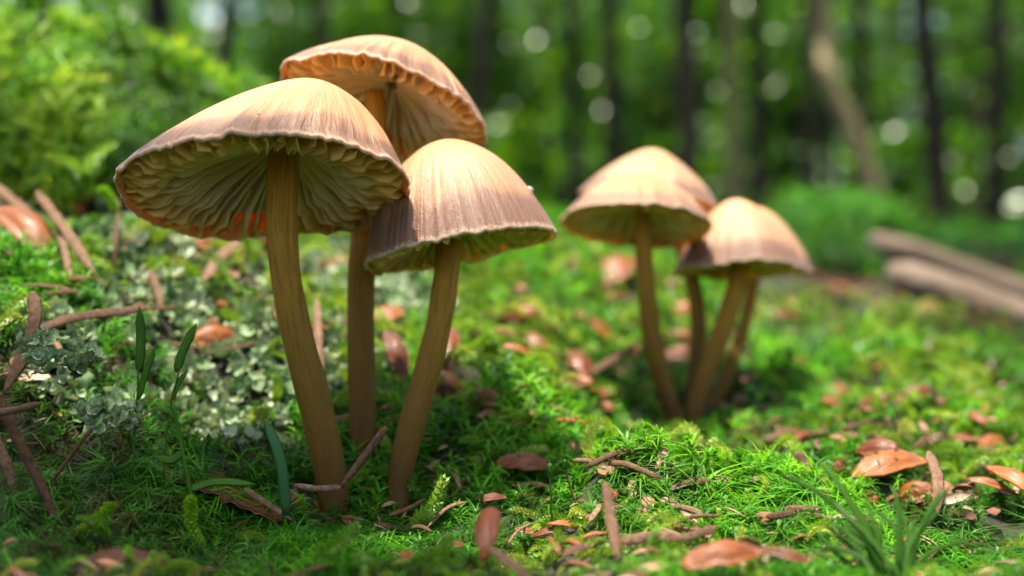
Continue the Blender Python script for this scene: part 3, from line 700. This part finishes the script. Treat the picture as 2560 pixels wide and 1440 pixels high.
SCN = [
 ('tan orange scale leaf lying beside crossed needles on the left bank', [(5, 515), (132, 645)], 1.0),
 ('glossy red-brown seed scale lying on bright moss between the clusters', [(1240, 1158), (1382, 1166)], 1.05),
 ('broad rusty bud scale standing upright behind the bell cap', [(1420, 625), (1455, 700)], 1.5),
 ('dark red bud scale slanting against a pinkish scale behind the rear cluster', [(1500, 715), (1592, 645)], 1.0),
 ('long orange bud scale pointing down towards the foot of the rear cluster', [(1430, 775), (1545, 862)], .9),
 ('pinkish bud scale lying flat beside a dark red standing scale', [(1255, 862), (1330, 885)], 1.3),
 ('dark red bud scale standing on edge in pale moss between the clusters', [(1310, 830), (1385, 915)], 1.1),
 ('small rusty bud scale curled beside the dark needle', [(1440, 875), (1462, 940)], 1.6),
 ('pink bud scale behind the curved stem', [(1095, 925), (1158, 988)], .9),
 ('bright orange bud scale touching the curved stem', [(1135, 820), (1105, 950)], .9),
 ('orange bud scale caught between the two thinner stems', [(935, 800), (1005, 770)], 1.8),
 ('purple-brown bud scale standing between the two thinner stems', [(965, 825), (1015, 950)], .8),
 ('orange bud scale low between the front stems', [(828, 1045), (905, 1052)], 1.0),
 ('arched bright orange scale lying in the moss behind the grass tuft', [(2135, 1190), (2315, 1150)], .8),
 ('glossy red scale with a pink sheen right of the grass tuft', [(2415, 1195), (2545, 1238)], .9),
 ('dull orange scale lying partly behind the glossy red scale', [(2470, 1165), (2600, 1240)], 1.0),
 ('broad reddish dead scale leaf lying in front of the grass tuft', [(1705, 1412), (1905, 1378)], .9),
 ('brown scale leaf lying end to end with the broad reddish one', [(1895, 1372), (2030, 1405)], .8),
 ('thin orange scale leaning by the lower moss edge', [(1212, 1395), (1235, 1275)], .45),
 ('small brown scale peeping from the moss under the front cluster', [(1005, 1395), (1030, 1380)], 1.8),
]
for k, (lb, pts, wd) in enumerate(SCN):
    a, b = pair(pts); place_scale(a, b, k, lb, wid=wd, roll=random.uniform(-.3, .3))
# brown dead leaf behind the seedling, foreground
Vd, Td = scale_mesh(1, .36, .06, -.14, 77, 26, 9, .13)
a, b = P(372, 1155, .197), P(705, 1300, .193)
place_scale(a, b, 0, 'brown dead leaf half sunk in the dark moss left of the stems', me=mesh_np('dead_leaf', Vd, Td, None, [DEADLEAF]), name='dead_leaf', cat='dead leaf', roll=-.35)
a, b = P(150, 1440, .166), P(420, 1405, .166)
place_scale(a, b, 0, 'curled brown dead leaf at the foot of the thick rough twig', me=mesh_np('dead_leaf', *scale_mesh(1, .3, .1, .1, 78, 22, 9, .13), None, [DEADLEAF]), name='dead_leaf', cat='dead leaf', roll=.3)
# loose litter scattered over the slope (each its own thing)
g = random.Random(5)
gl = 'loose bud scales on the mossy slope'; gn = 'loose needles on the mossy slope'
for i in range(175):
    px = g.uniform(1060, 2560) if i % 6 else g.uniform(0, 900); py = g.uniform(620, 1430)
    if px < 900: py = g.uniform(470, 900)
    if 1550 < px < 1950 and py > 930: continue
    q = hit(px, py)
    if q.y > 1.2: continue
    L = g.uniform(.0038, .0085)*min(1.45, .45+(q.y-.15)*5.5); an = g.uniform(0, 6.28)
    d = Vector((math.cos(an), math.sin(an), g.uniform(-.3, .3))).normalized()*L/2
    c = q+Vector((0, -.001, .0028))
    place_scale(c-d, c+d, i, 'small red-brown bud scale lying loose on the mossy slope', gl, wid=g.uniform(.8, 1.4), roll=g.uniform(-.8, .8))
for i in range(115):
    px = g.uniform(1050, 2560) if i % 3 else g.uniform(0, 950); py = g.uniform(650, 1430)
    if px < 950: py = g.uniform(460, 1000)
    q = hit(px, py)
    if q.y > 1.0: continue
    L = g.uniform(.006, .014)*min(1, .55+(q.y-.15)*4); an = g.uniform(0, 6.28); d = Vector((math.cos(an), math.sin(an), g.uniform(-.25, .25)))*L/2
    c = q+Vector((0, -.001, .0034)); bnd = Vector((g.uniform(-.1, .1), g.uniform(-.1, .1), g.uniform(0, .12)))*L
    ribbon([c-d, c+bnd, c+d], g.uniform(.0004, .0010), NEEDLE, 'needle', 'thin dry brown needle lying loose on the mossy slope', 'needle', gn, flat=.3, seed=i, n=10, seg=6, taper=(.3, .12))
# litter of the shaded slope far right: past counting
g2 = np.random.default_rng(17); n = 2400
Y = np.exp(g2.uniform(math.log(.38), math.log(5), n)); X = g2.uniform(.02, .5, n)*Y
Vq, Tq = scale_mesh(1, .5, .08, .15, 5, 4, 3)
bake('leaf_litter', [(Vq, Tq)], np.stack([X, Y, terrain(X, Y)+.002], -1), gnormal(X, Y, .01), .008*(Y/.4)**.8*(.5+.8*g2.random(n)), DEADLEAF,
     'brown leaf litter strewn over the shaded slope below the mossy hummock', 'leaf litter', lean=.5, seed=12)

# fine crumbs of needles and scales between the moss: too small to pick apart
g2 = np.random.default_rng(23); n = 3800
Y = g2.uniform(.135, .42, n); X = g2.uniform(-.47, .47, n)*Y
k = (vnoise(X*60, Y*50, 71) > np.where(X/Y > 0, -.35, .25)); X, Y = X[k], Y[k]; n = len(X)
Vn, Tn, _, _ = tube(catmull([(-.5, 0, 0), (0, .04, .04), (.5, 0, 0)], 4), [.03, .05, .05, .03], 4, .5)
bake('fine_litter', [scale_mesh(1, .5, .1, .2, 6, 5, 3), (Vn, Tn[:, ::-1]), scale_mesh(1, .3, .1, .2, 7, 4, 3)], np.stack([X, Y, terrain(X, Y)+.0016+.0016*g2.random(n)], -1), gnormal(X, Y), .0016+.0035*g2.random(n)**2, FINELIT,
     'fine brown crumbs of needles and scales sprinkled through the moss', 'litter', lean=.8, seed=15)

# ------------------------------------------------------------------ small plants
def blade(path, wid, mat, parent=None, name='blade', n=12, flat=.12, up=(0, -1, .3)):
    return ribbon(path, wid, mat, name, None, None, flat=flat, seg=6, rough=0, n=n, taper=(.7, .08), up=up, parent=parent)
gb = P(716, 1290, .189); t = thing('grass_plant', 'single blue-green grass blade bowing beside the widest mushroom stem', 'grass', gb)
blade([q-gb for q in (P(716, 1290, .189), P(706, 1180, .188), P(688, 1110, .188), P(660, 1045, .189))], 27/F*.188, BLUEGRASS, t)
tu = hit(2230, 1420); t = thing('grass_tuft', 'dark green grass tuft with spreading narrow blades in the litter', 'grass tuft', tu)
TB = [[(2215, 1440), (2150, 1330), (2060, 1240), (1945, 1180)], [(2235, 1440), (2150, 1300), (2090, 1200), (2030, 1135)], [(2200, 1450), (2120, 1360), (2060, 1310)], [(2250, 1440), (2275, 1370), (2255, 1280), (2225, 1210)],
      [(2260, 1440), (2330, 1380), (2420, 1350)], [(2180, 1450), (2110, 1400), (2040, 1330)], [(2240, 1440), (2180, 1350), (2120, 1290), (2080, 1250)], [(2215, 1450), (2190, 1330), (2160, 1230)], [(2260, 1450), (2300, 1410), (2380, 1400)],
      [(2170, 1460), (2060, 1390), (2015, 1365)], [(2230, 1450), (2200, 1380), (2205, 1290)], [(2245, 1450), (2200, 1400), (2140, 1350), (2070, 1300)], [(2270, 1450), (2275, 1350), (2290, 1290)], [(2235, 1450), (2240, 1330), (2170, 1260)], [(2190, 1460), (2160, 1400), (2090, 1370), (2035, 1380)]]
for k in range(12):
    x_ = random.uniform(2170, 2280); dx = random.uniform(-170, 120); hh = random.uniform(110, 260)
    TB.append([(x_, 1450), (x_+dx*.3, 1450-hh*.55), (x_+dx, 1450-hh)])
for k, pts in enumerate(TB):
    d = .155+.006*random.random()
    ribbon([P(x, y, d+.002*i)-tu for i, (x, y) in enumerate(pts)], random.uniform(10, 17)/F*d, GRASS, 'blade', None, None, flat=.15, seg=6, rough=0, n=12, taper=(.8, .08), parent=t)
def seedling(label, stem, leaves, d, wst=5):
    b = P(*stem[-1], d); t = thing('seedling', label, 'seedling', b)
    ribbon([P(x, y, d)-b for x, y in stem], wst/F*d, GRASS, 'stem', None, None, flat=1, seg=6, rough=0, n=12, taper=(.7, 1), parent=t)
    for pts, w_ in leaves: ribbon([P(x, y, d)-b for x, y in pts], w_/F*d, GRASS, 'leaf', None, None, flat=.12, seg=6, rough=0, n=10, taper=(.3, .05), parent=t)
seedling('slender green seedling with upright pointed leaf left of the stems', [(350, 850), (345, 950), (338, 1080), (330, 1200)], [([(348, 930), (352, 850), (348, 765)], 24), ([(344, 1000), (365, 930), (390, 860)], 18)], .188)
seedling('slender green seedling bending right in front of the lichen', [(450, 920), (430, 1000), (415, 1100), (408, 1200)], [([(440, 930), (460, 870), (492, 808)], 24), ([(428, 1010), (445, 960), (470, 925)], 14)], .189)
seedling('leafy dark seedling growing over the brown dead leaf', [(432, 1000), (455, 1120), (478, 1240), (490, 1330)], [([(470, 1225), (540, 1205), (640, 1210)], 20), ([(455, 1130), (430, 1150), (400, 1145)], 22), ([(440, 1050), (425, 1030), (395, 1020)], 18)], .186, 9)
for k, (pts, d) in enumerate([([(1375, 1180), (1378, 1270), (1385, 1350)], .19), ([(1204, 1250), (1206, 1330), (1203, 1440)], .175), ([(1412, 1170), (1440, 1260), (1475, 1300)], .195)]):
    b = P(*pts[-1], d); t = thing('moss_capsule_stalk', ['thin green moss stalk tipped with a capsule beside the glossy seed scale', 'hair-thin moss stalk with a small capsule below the curved stem', 'bowed brown moss stalk with a capsule right of the glossy seed scale'][k], 'moss stalk', b)
    ribbon([P(x, y, d)-b for x, y in pts], 5/F*d, GRASS if k < 2 else NEEDLE, 'stalk', None, None, flat=1, seg=6, rough=0, n=10, parent=t)
    x, y = pts[0]; ribbon([P(x, y-22, d)-b, P(x, y-8, d)-b, P(x, y+4, d)-b], 11/F*d, GRASS, 'capsule', None, None, flat=1, seg=8, rough=0, n=8, taper=(.2, .6), parent=t)
# individual feather moss shoots that stand out
def frond(label, p0, p1, mat, seed, wide=1.0):
    V, T = proto_feather(seed, 24, 1.0, .25)
    d = p1-p0; L = d.length; X_ = d.normalized(); up = Vector((0, -.8, .6)); up = (up-X_*up.dot(X_)).normalized(); Y_ = up.cross(X_)
    M = Matrix((X_, Y_, up)).transposed().to_4x4()
    me = mesh_np('moss_shoot', V*np.array([1, wide, wide]), T, {'rnd': np.full(len(V), .35*random.random())}, [mat])
    o = obj('moss_shoot', me, None, label, 'moss shoot'); o.matrix_world = Matrix.Translation(p0) @ M @ Matrix.Scale(L, 4)
for k, (lb, x0, y0, x1, y1, d) in enumerate([
    ('plump shiny feather moss shoot rising below the stems of the front cluster', 795, 1400, 905, 1305, .172),
    ('pale-tipped feather moss shoot pointing right below the curved stem', 1035, 1430, 1145, 1345, .170),
    ('hanging feather moss shoot below the leafy dark seedling', 478, 1240, 512, 1355, .180),
    ('broad dim feather moss frond leaning beside the foot of the curved stem', 1040, 1330, 1115, 1185, .196),
    ('feather moss shoot arching over the small smooth twig end', 1060, 1450, 1160, 1425, .160),
    ('curled feather moss shoot in the dark moss under the brown dead leaf', 270, 1350, 185, 1300, .178),
    ('pale feather moss shoot with a curled tip near the thick rough twig', 290, 1260, 190, 1330, .180),
    ('lime green feather moss shoot standing by the pale pink needles', 1650, 1420, 1640, 1310, .165),
    ('dark upright feather moss shoot in front of the reddish scale leaf', 1815, 1450, 1832, 1375, .158),
    ('long yellow-green moss stem arching against the undercut bank', 230, 480, 120, 400, .272),
    ('forked yellow-green moss stem under the rim of the widest cap', 215, 470, 300, 370, .272),
    ('bright feather moss shoot drooping in the lichen left of the widest cap', 250, 470, 285, 560, .26),
    ('lime feather moss shoot drooping in the lichen under the widest cap', 605, 570, 612, 650, .26),
    ('yellow feather moss shoot arching in the lichen beside the widest stem', 640, 740, 580, 710, .235),
    ]):
    frond(lb, P(x0, y0, d), P(x1, y1, d-.003), FEATHER, 60+k, 1.15)
# long yellow moss stems on top of the bank
g = random.Random(9)
for k in range(16):
    px = g.uniform(0, 380) if k < 10 else g.uniform(400, 700); y0 = 150 if k < 10 else 190; d = g.uniform(.335, .38)
    x1 = px+g.uniform(-140, 140); y1 = y0-g.uniform(60, 220) if k < 10 else y0-g.uniform(20, 90)
    frond('long yellow-green moss stem sticking up from the top of the bank', P(px, y0, d), P(x1, y1, d), MOSSY, 90+k, .9)
    C.objects[-1]['group'] = 'moss stems on top of the bank'
# lichen cups in the foreground
for lb, px, py, d, r_, s_ in [('frilly grey-green lichen rosette beside the broad bent needle', 150, 890, .196, .0052, 3), ('small frilled lichen rosette on the dark moss ledge', 275, 1045, .188, .0036, 4)]:
    c = P(px, py, d); parts = []; gg = np.random.default_rng(s_); o_ = 0; VV = []; TT = []
    for k in range(34):
        pv, pt = proto_lichen(100+k+s_*50, 3); a = gg.uniform(0, 6.28); q = r_*math.sqrt(gg.random())
        VV.append(pv*.0014*gg.uniform(.7, 1.3)+np.array([math.cos(a)*q, gg.uniform(-.5, .3)*r_, math.sin(a)*q*.6])); TT.append(pt+o_); o_ += len(pv)
    VV = np.vstack(VV); obj('lichen_rosette', mesh_np('lichen_rosette', VV, np.vstack(TT), {'rnd': gg.random(len(VV))}, [LICHEN]), None, lb, 'lichen', loc=c)

# ------------------------------------------------------------------ hummock, fallen branches
def lump(name, c, rx, ry, rz, mat, label, cat, seed, n=44):
    th = np.linspace(0, 2*np.pi, n, endpoint=False); ph = np.linspace(-.25, np.pi/2, n//2)
    TH, PH = np.meshgrid(th, ph); q = 1+.16*vnoise(TH*1.9+seed, PH*3, seed)+.08*vnoise(TH*5, PH*7, seed+1)
    q[:, -1] = q[:, -1]
    V = np.stack([np.cos(TH)*np.cos(PH)*q*rx, np.sin(TH)*np.cos(PH)*q*ry, np.sin(PH)*q*rz], -1).reshape(-1, 3)
    return V, grid_tris(len(ph), n, True)
hc = P(2085, 665, .78)
t = thing('mossy_stump', 'blurred mossy hummock with a dark hollow at the foot of the leaning tree', 'stump', hc)
V, T = lump('h', hc, .042, .042, .034, SOIL, '', '', 3)
obj('mound', mesh_np('mound', V, T, None, [SOIL]), t)
g = np.random.default_rng(4); a = g.uniform(0, 6.28, 900); e = np.arccos(g.random(900)*.95)
Pn = np.stack([np.cos(a)*np.sin(e), np.sin(a)*np.sin(e), np.cos(e)], -1)
sel = ~((Pn[:, 0] > .25) & (Pn[:, 1] < .1) & (Pn[:, 2] < .6))
mo = bake('moss', prl, (Pn*np.array([.042, .042, .034]))[sel], Pn[sel], .010+.004*g.random(sel.sum()), MOSS, None, None, rnd=.12+.6*g.random(sel.sum()), seed=14)
mo.parent = t
def log_(label, pts, d0, d1, wp, seed):
    n_ = len(pts); path = [P(x, y, d0+(d1-d0)*i/(n_-1)) for i, (x, y) in enumerate(pts)]
    ribbon(path, wp/F*d0, LOGBARK, 'fallen_branch', label, 'branch', flat=.95, rough=.05, seed=seed, seg=18, n=40, taper=(.75, .9))
log_('thick pale fallen branch lying on the slope with its broken end by the hummock', [(2235, 680), (2330, 712), (2450, 752), (2640, 822)], .52, .46, 78, 3)
log_('thinner brown fallen branch lying behind the thick pale branch', [(2180, 600), (2320, 640), (2450, 690), (2640, 760)], .66, .60, 52, 5)
a, b = P(2300, 790, .52), P(2420, 830, .50)
place_scale(a, b, 3, 'pale blurred dead leaf lying below the fallen branches', wid=1.0, name='dead_leaf', cat='dead leaf', me=mesh_np('dead_leaf', *scale_mesh(1, .5, .1, .1, 9), None, [LOGBARK]))
a, b = P(2460, 850, .42), P(2640, 900, .40)
obj_leaf = place_scale(a, b, 3, 'broad blue-green leaf at the foot of the fallen branches', wid=1.0, name='green_leaf', cat='leaf', me=mesh_np('green_leaf', *scale_mesh(1, .6, .05, .1, 10), None, [BLUEGRASS]), roll=.5)

# ------------------------------------------------------------------ trees
def leaves(n, cen, rad, size, seed, thr=-.1, nf=1.6):
    """leaf-shaped faces (two folded halves) spread through an uneven volume"""
    g = np.random.default_rng(seed)
    p = g.normal(size=(n*3, 3)); p /= np.linalg.norm(p, axis=1)[:, None]; p *= (g.random(n*3)**.45)[:, None]
    p = p*np.array(rad)+np.array(cen)
    nz = vnoise(p[:, 0]*nf+seed, p[:, 2]*nf*1.6+p[:, 1]*.7, seed)+.5*vnoise(p[:, 0]*nf*2.7, p[:, 2]*nf*4, seed+1)
    p = p[nz > thr][:n]; n = len(p)
    ex = Vector; 
    nor = g.normal(size=(n, 3))*.8+np.array([0, 0, .8]); nor /= np.linalg.norm(nor, axis=1)[:, None]
    a = g.normal(size=(n, 3)); a -= nor*np.sum(a*nor, 1)[:, None]; a /= np.linalg.norm(a, axis=1)[:, None]; b = np.cross(nor, a)
    s = size*g.uniform(.7, 1.3, n)
    L = a*s[:, None]; W = b*s[:, None]*.36; U = nor*s[:, None]*.08
    V = np.stack([p-L*.5, p+W+U-L*.05, p+L*.55, p-W+U-L*.05], 1).reshape(-1, 3)
    o_ = (np.arange(n)*4)[:, None]
    T = np.concatenate([np.stack([o_+0, o_+1, o_+2], -1).reshape(-1, 3), np.stack([o_+0, o_+2, o_+3], -1).reshape(-1, 3)])
    return V, T, np.repeat(np.clip(.5+.3*nz[nz > thr][:n]*.5+.25*g.normal(size=n), 0, 1), 4)
def clear_sun(V, T, A, off, pts):
    """drop leaves that would stand between the sun and the clearing with the mushrooms"""
    w_ = V.reshape(-1, 4, 3).mean(1)+np.array(off)
    bad = np.zeros(len(w_), bool); s = np.array(SUN)
    for c, r_ in pts:
        d = w_-np.array(c); k = d@s; q = np.linalg.norm(d-k[:, None]*s, axis=1); bad |= (q < r_) & (k > 0)
    keep = np.nonzero(~bad)[0]
    V2 = V.reshape(-1, 4, 3)[keep].reshape(-1, 3); n = len(keep); o_ = (np.arange(n)*4)[:, None]
    T2 = np.concatenate([np.stack([o_, o_+1, o_+2], -1).reshape(-1, 3), np.stack([o_, o_+2, o_+3], -1).reshape(-1, 3)])
    return V2, T2, A.reshape(-1, 4)[keep].ravel()
CLEAR = [((0, .3, 0), .42), ((.0, .6, 0), .35), ((.55, 2.6, .3), .4), ((0, 8, 1), 1.6), ((2.2, 9, 1), 1.2)]
def tree(label, trunk_px, d, wp, seed, mat=BARK, low=0, high=90, group='forest trees behind the moss', rlow=2.2, height=8.0, leaf=.085, zlow=None, thr=.3):
    x0, y0 = trunk_px[0]                      # foot
    X0 = (x0-1280)/F*d; zf = tz(X0, d)
    base = Vector((X0, d, zf-.03))
    t = thing('tree', label, 'tree', base, group)
    pts = [base]+[P(x, y, d) for x, y in trunk_px[1:]]
    dirv = (pts[-1]-pts[-2]).normalized(); top = pts[-1]
    dirv = (dirv*.5+Vector((0, 0, 1))).normalized()
    while top.z < height: top = top+dirv*1.2+Vector((random.uniform(-.12, .12), random.uniform(-.12, .12), 0)); pts.append(top)
    pth = catmull(pts, 50); w0 = wp/F*d
    V, T, tt, an = tube(pth-np.array(base), w0/2*np.linspace(1.08, .45, 50)*(1+.35*np.exp(-np.arange(50)/1.2)), 16, 1, .03, seed, (0, -1, .01))
    obj('trunk', mesh_np('trunk', V, T[:, ::-1], None, [mat]), t)
    g = random.Random(seed)
    for k in range(5 if d < 10 else 0):
        i = g.randint(10, 46); s = Vector(pth[i]); a = g.uniform(0, 6.28); L = g.uniform(.8, 1.8)
        e = s+Vector((math.cos(a)*L, math.sin(a)*L, L*g.uniform(.0, .5)))
        v_, t_, _, _ = tube(catmull([s, (s+e)/2+Vector((0, 0, .15)), e], 8)-np.array(base), np.linspace(w0*.18, w0*.04, 8), 6)
        obj('limb', mesh_np('limb', v_, t_[:, ::-1], None, [mat]), t)
    mid = pth[25]-np.array(base)
    parts = []
    if low:
        zc = (zlow if zlow is not None else .14*d+.1)
        parts.append(leaves(low, (0, 1.0, zc), (rlow, .9, .17*d+.25), leaf, seed, thr, 22/d))
    if high: parts.append(leaves(high, (mid[0], mid[1], height*.72), (2.4, 2.4, height*.28), .26, seed+500, -.2, .6))
    V = np.vstack([q[0] for q in parts]); A = np.concatenate([q[2] for q in parts])
    V, T, A = clear_sun(V, None, A, base, CLEAR)
    obj('crown', mesh_np('crown', V, T, {'rnd': A}, [LEAF], smooth=False), t)
    return t
tree('slim dark straight tree nearest left of a thicker dark one, above the bell cap', [(1432, 470), (1432, 200), (1430, -40)], 5.0, 32, 201)
tree('dark straight tree trunk standing right of a slimmer dark trunk', [(1535, 470), (1530, 200), (1526, -40)], 5.5, 44, 202)
tree('broad soft dark trunk rising behind the rear cluster', [(1725, 520), (1722, 200), (1715, -40)], 4.5, 52, 203)
tree('dark trunk between the broad soft trunk and the pale leaning tree', [(1905, 520), (1895, 250), (1888, -40)], 5.8, 42, 204)
tree('pale brown leaning tree with a bend, rooted beside the mossy hummock', [(2262, 690), (2225, 590), (2135, 340), (2068, 180), (2055, -40)], 2.6, 50, 205, PALEBARK, low=0, high=350)
tree('tall dark trunk slanting slightly beyond the fallen branches', [(2356, 640), (2335, 300), (2300, -40)], 4.0, 58, 206)
tree('thin dark trunk right of the bend of the pale leaning tree', [(2165, 560), (2158, 250), (2150, -40)], 5.6, 34, 207)
tree('very thin dark trunk left of the pale leaning tree', [(2080, 560), (2074, 250), (2068, -40)], 6.0, 28, 208)
tree('grey trunk rising behind the moss stems on the bank', [(398, 560), (396, 100), (394, -40)], 3.2, 72, 209)
tree('dim trunk at the shaded right edge of the wood', [(2490, 600), (2492, 250), (2496, -40)], 5.0, 44, 210)
tree('pale distant trunk behind the rear cluster caps', [(1835, 540), (1832, 200), (1828, -40)], 6.5, 34, 211, PALEBARK)
tree('dim trunk standing between the very thin dark trunk and the leaning tree', [(2030, 560), (2026, 250), (2022, -40)], 6.3, 34, 212)
# leafy trees behind the mushrooms and far back
for k, (px, d, low, wp) in enumerate([(560, 7.5, 4000, 40), (800, 8.5, 5200, 40), (1010, 10.0, 5200, 40), (1210, 9.0, 5200, 38), (1340, 12.0, 4500, 36), (1640, 13.0, 4500, 34), (1980, 14.0, 4200, 34), (2250, 13.0, 4200, 34), (2440, 12.0, 4500, 36), (2620, 9.0, 4000, 40), (120, 7.0, 3000, 40), (1480, 17, 4000, 30), (1780, 18, 4000, 30), (2120, 18, 4000, 30), (2400, 19, 4000, 30), (1100, 17, 4000, 30), (700, 15, 4000, 30)]):
    tree('far leafy tree with slim trunk lost in green foliage', [(px, 560), (px+random.uniform(-8, 8), 200), (px+random.uniform(-20, 20), -40)], d, wp, 300+k, low=int(low*1.05), high=60, thr=.12, rlow=.24*d+.4, leaf=.011*d, group='far leafy trees')

# unseen leafy branches added above the frame, placed up-sun to shade chosen spots
def shade_branch(label, target, dist, rad, n, leaf, seed):
    c = Vector(target)+SUN*dist
    t = thing('added_shade_branch', label, 'branch', c, 'added shade branches overhead')
    a = c+Vector((-.9, .5, .25))
    v_, t_, _, _ = tube(catmull([a, (a+c)/2+Vector((0, 0, .05)), c+Vector((rad[0]*.7, -rad[1]*.5, -.02))], 20)-np.array(c), np.linspace(.008, .0015, 20), 8)
    obj('limb', mesh_np('limb', v_, t_[:, ::-1], None, [BARK]), t)
    V, T, A = leaves(n, (0, 0, 0), rad, leaf, seed, -.9, 8)
    obj('foliage', mesh_np('foliage', V, T, {'rnd': A}, [LEAF], smooth=False), t)
shade_branch('unseen leafy branch added overhead to shade the moss by the thick twig', (-.045, .150, -.03), .9, (.062, .034, .03), 42, .035, 401)
shade_branch('unseen leafy branch added overhead to shade the left bank by the broad bent needle', (-.066, .186, -.02), 1.0, (.022, .018, .02), 16, .035, 404)
shade_branch('unseen leafy branch added overhead to shade the slope by the fallen branches', (.34, 1.1, 0), 1.4, (.14, .24, .06), 120, .06, 402)
shade_branch('unseen leafy branch added overhead to shade the litter below the fallen branches', (.155, .385, -.02), 1.2, (.045, .05, .04), 44, .045, 405)
shade_branch('unseen leafy branch added overhead to shade the foot of the mossy bank', (-.098, .300, .01), 1.1, (.05, .012, .02), 26, .03, 406)
shade_branch('unseen leafy branch added overhead to shade the wood beyond the mossy hummock', (.48, 1.6, 0), 1.6, (.26, .36, .06), 220, .07, 403)

# the wood goes on beside and behind the camera: crowns overhead filter the sky light
for k, (x, y) in enumerate([(-3.2, .5), (-6, 3), (3.4, .6), (6, 3), (-4.0, -3.2), (4.0, -3.4), (-6, -3), (6, -3.5)]):
    base = Vector((x, y, tz(x, y)-.03)); gg = random.Random(700+k)
    t = thing('tree', 'forest tree with high leafy crown standing around the clearing', 'tree', base, 'trees around the clearing')
    pth = catmull([(0, 0, 0), (gg.uniform(-.1, .1), gg.uniform(-.1, .1), 2.5), (gg.uniform(-.3, .3), gg.uniform(-.3, .3), 8)], 24)
    V, T, tt, an = tube(pth, np.linspace(.09, .03, 24), 12, 1, .03, k, (0, -1, .01)); obj('trunk', mesh_np('trunk', V, T[:, ::-1], None, [BARK]), t)
    V, T, A = leaves(1000, (0, 0, 6.0), (3.2, 3.2, 2.2), .32, 720+k, -.6, .6)
    V, T, A = clear_sun(V, None, A, base, CLEAR); obj('crown', mesh_np('crown', V, T, {'rnd': A}, [LEAF], smooth=False), t)

# water drop on the brim of the bell cap
m, t_, out = new_mat('water'); p = N(t_, 'BsdfPrincipled'); p.inputs['Base Color'].default_value = (.95, .95, .95, 1); p.inputs['Roughness'].default_value = .05
p.inputs['Transmission Weight'].default_value = .7; p.inputs['IOR'].default_value = 1.33; t_.links.new(p.outputs[0], out.inputs[0])
th = np.linspace(0, 2*np.pi, 16, endpoint=False); ph = np.linspace(-np.pi/2, np.pi/2, 10); TH, PH = np.meshgrid(th, ph)
V = np.stack([np.cos(TH)*np.cos(PH), np.sin(TH)*np.cos(PH), .8*np.sin(PH)], -1).reshape(-1, 3)*.00075
obj('water_drop', mesh_np('water_drop', V, grid_tris(10, 16, True), None, [m]), None, 'small pale water drop on the brim of the bell cap', 'water drop', loc=P(1321, 475, .2125))
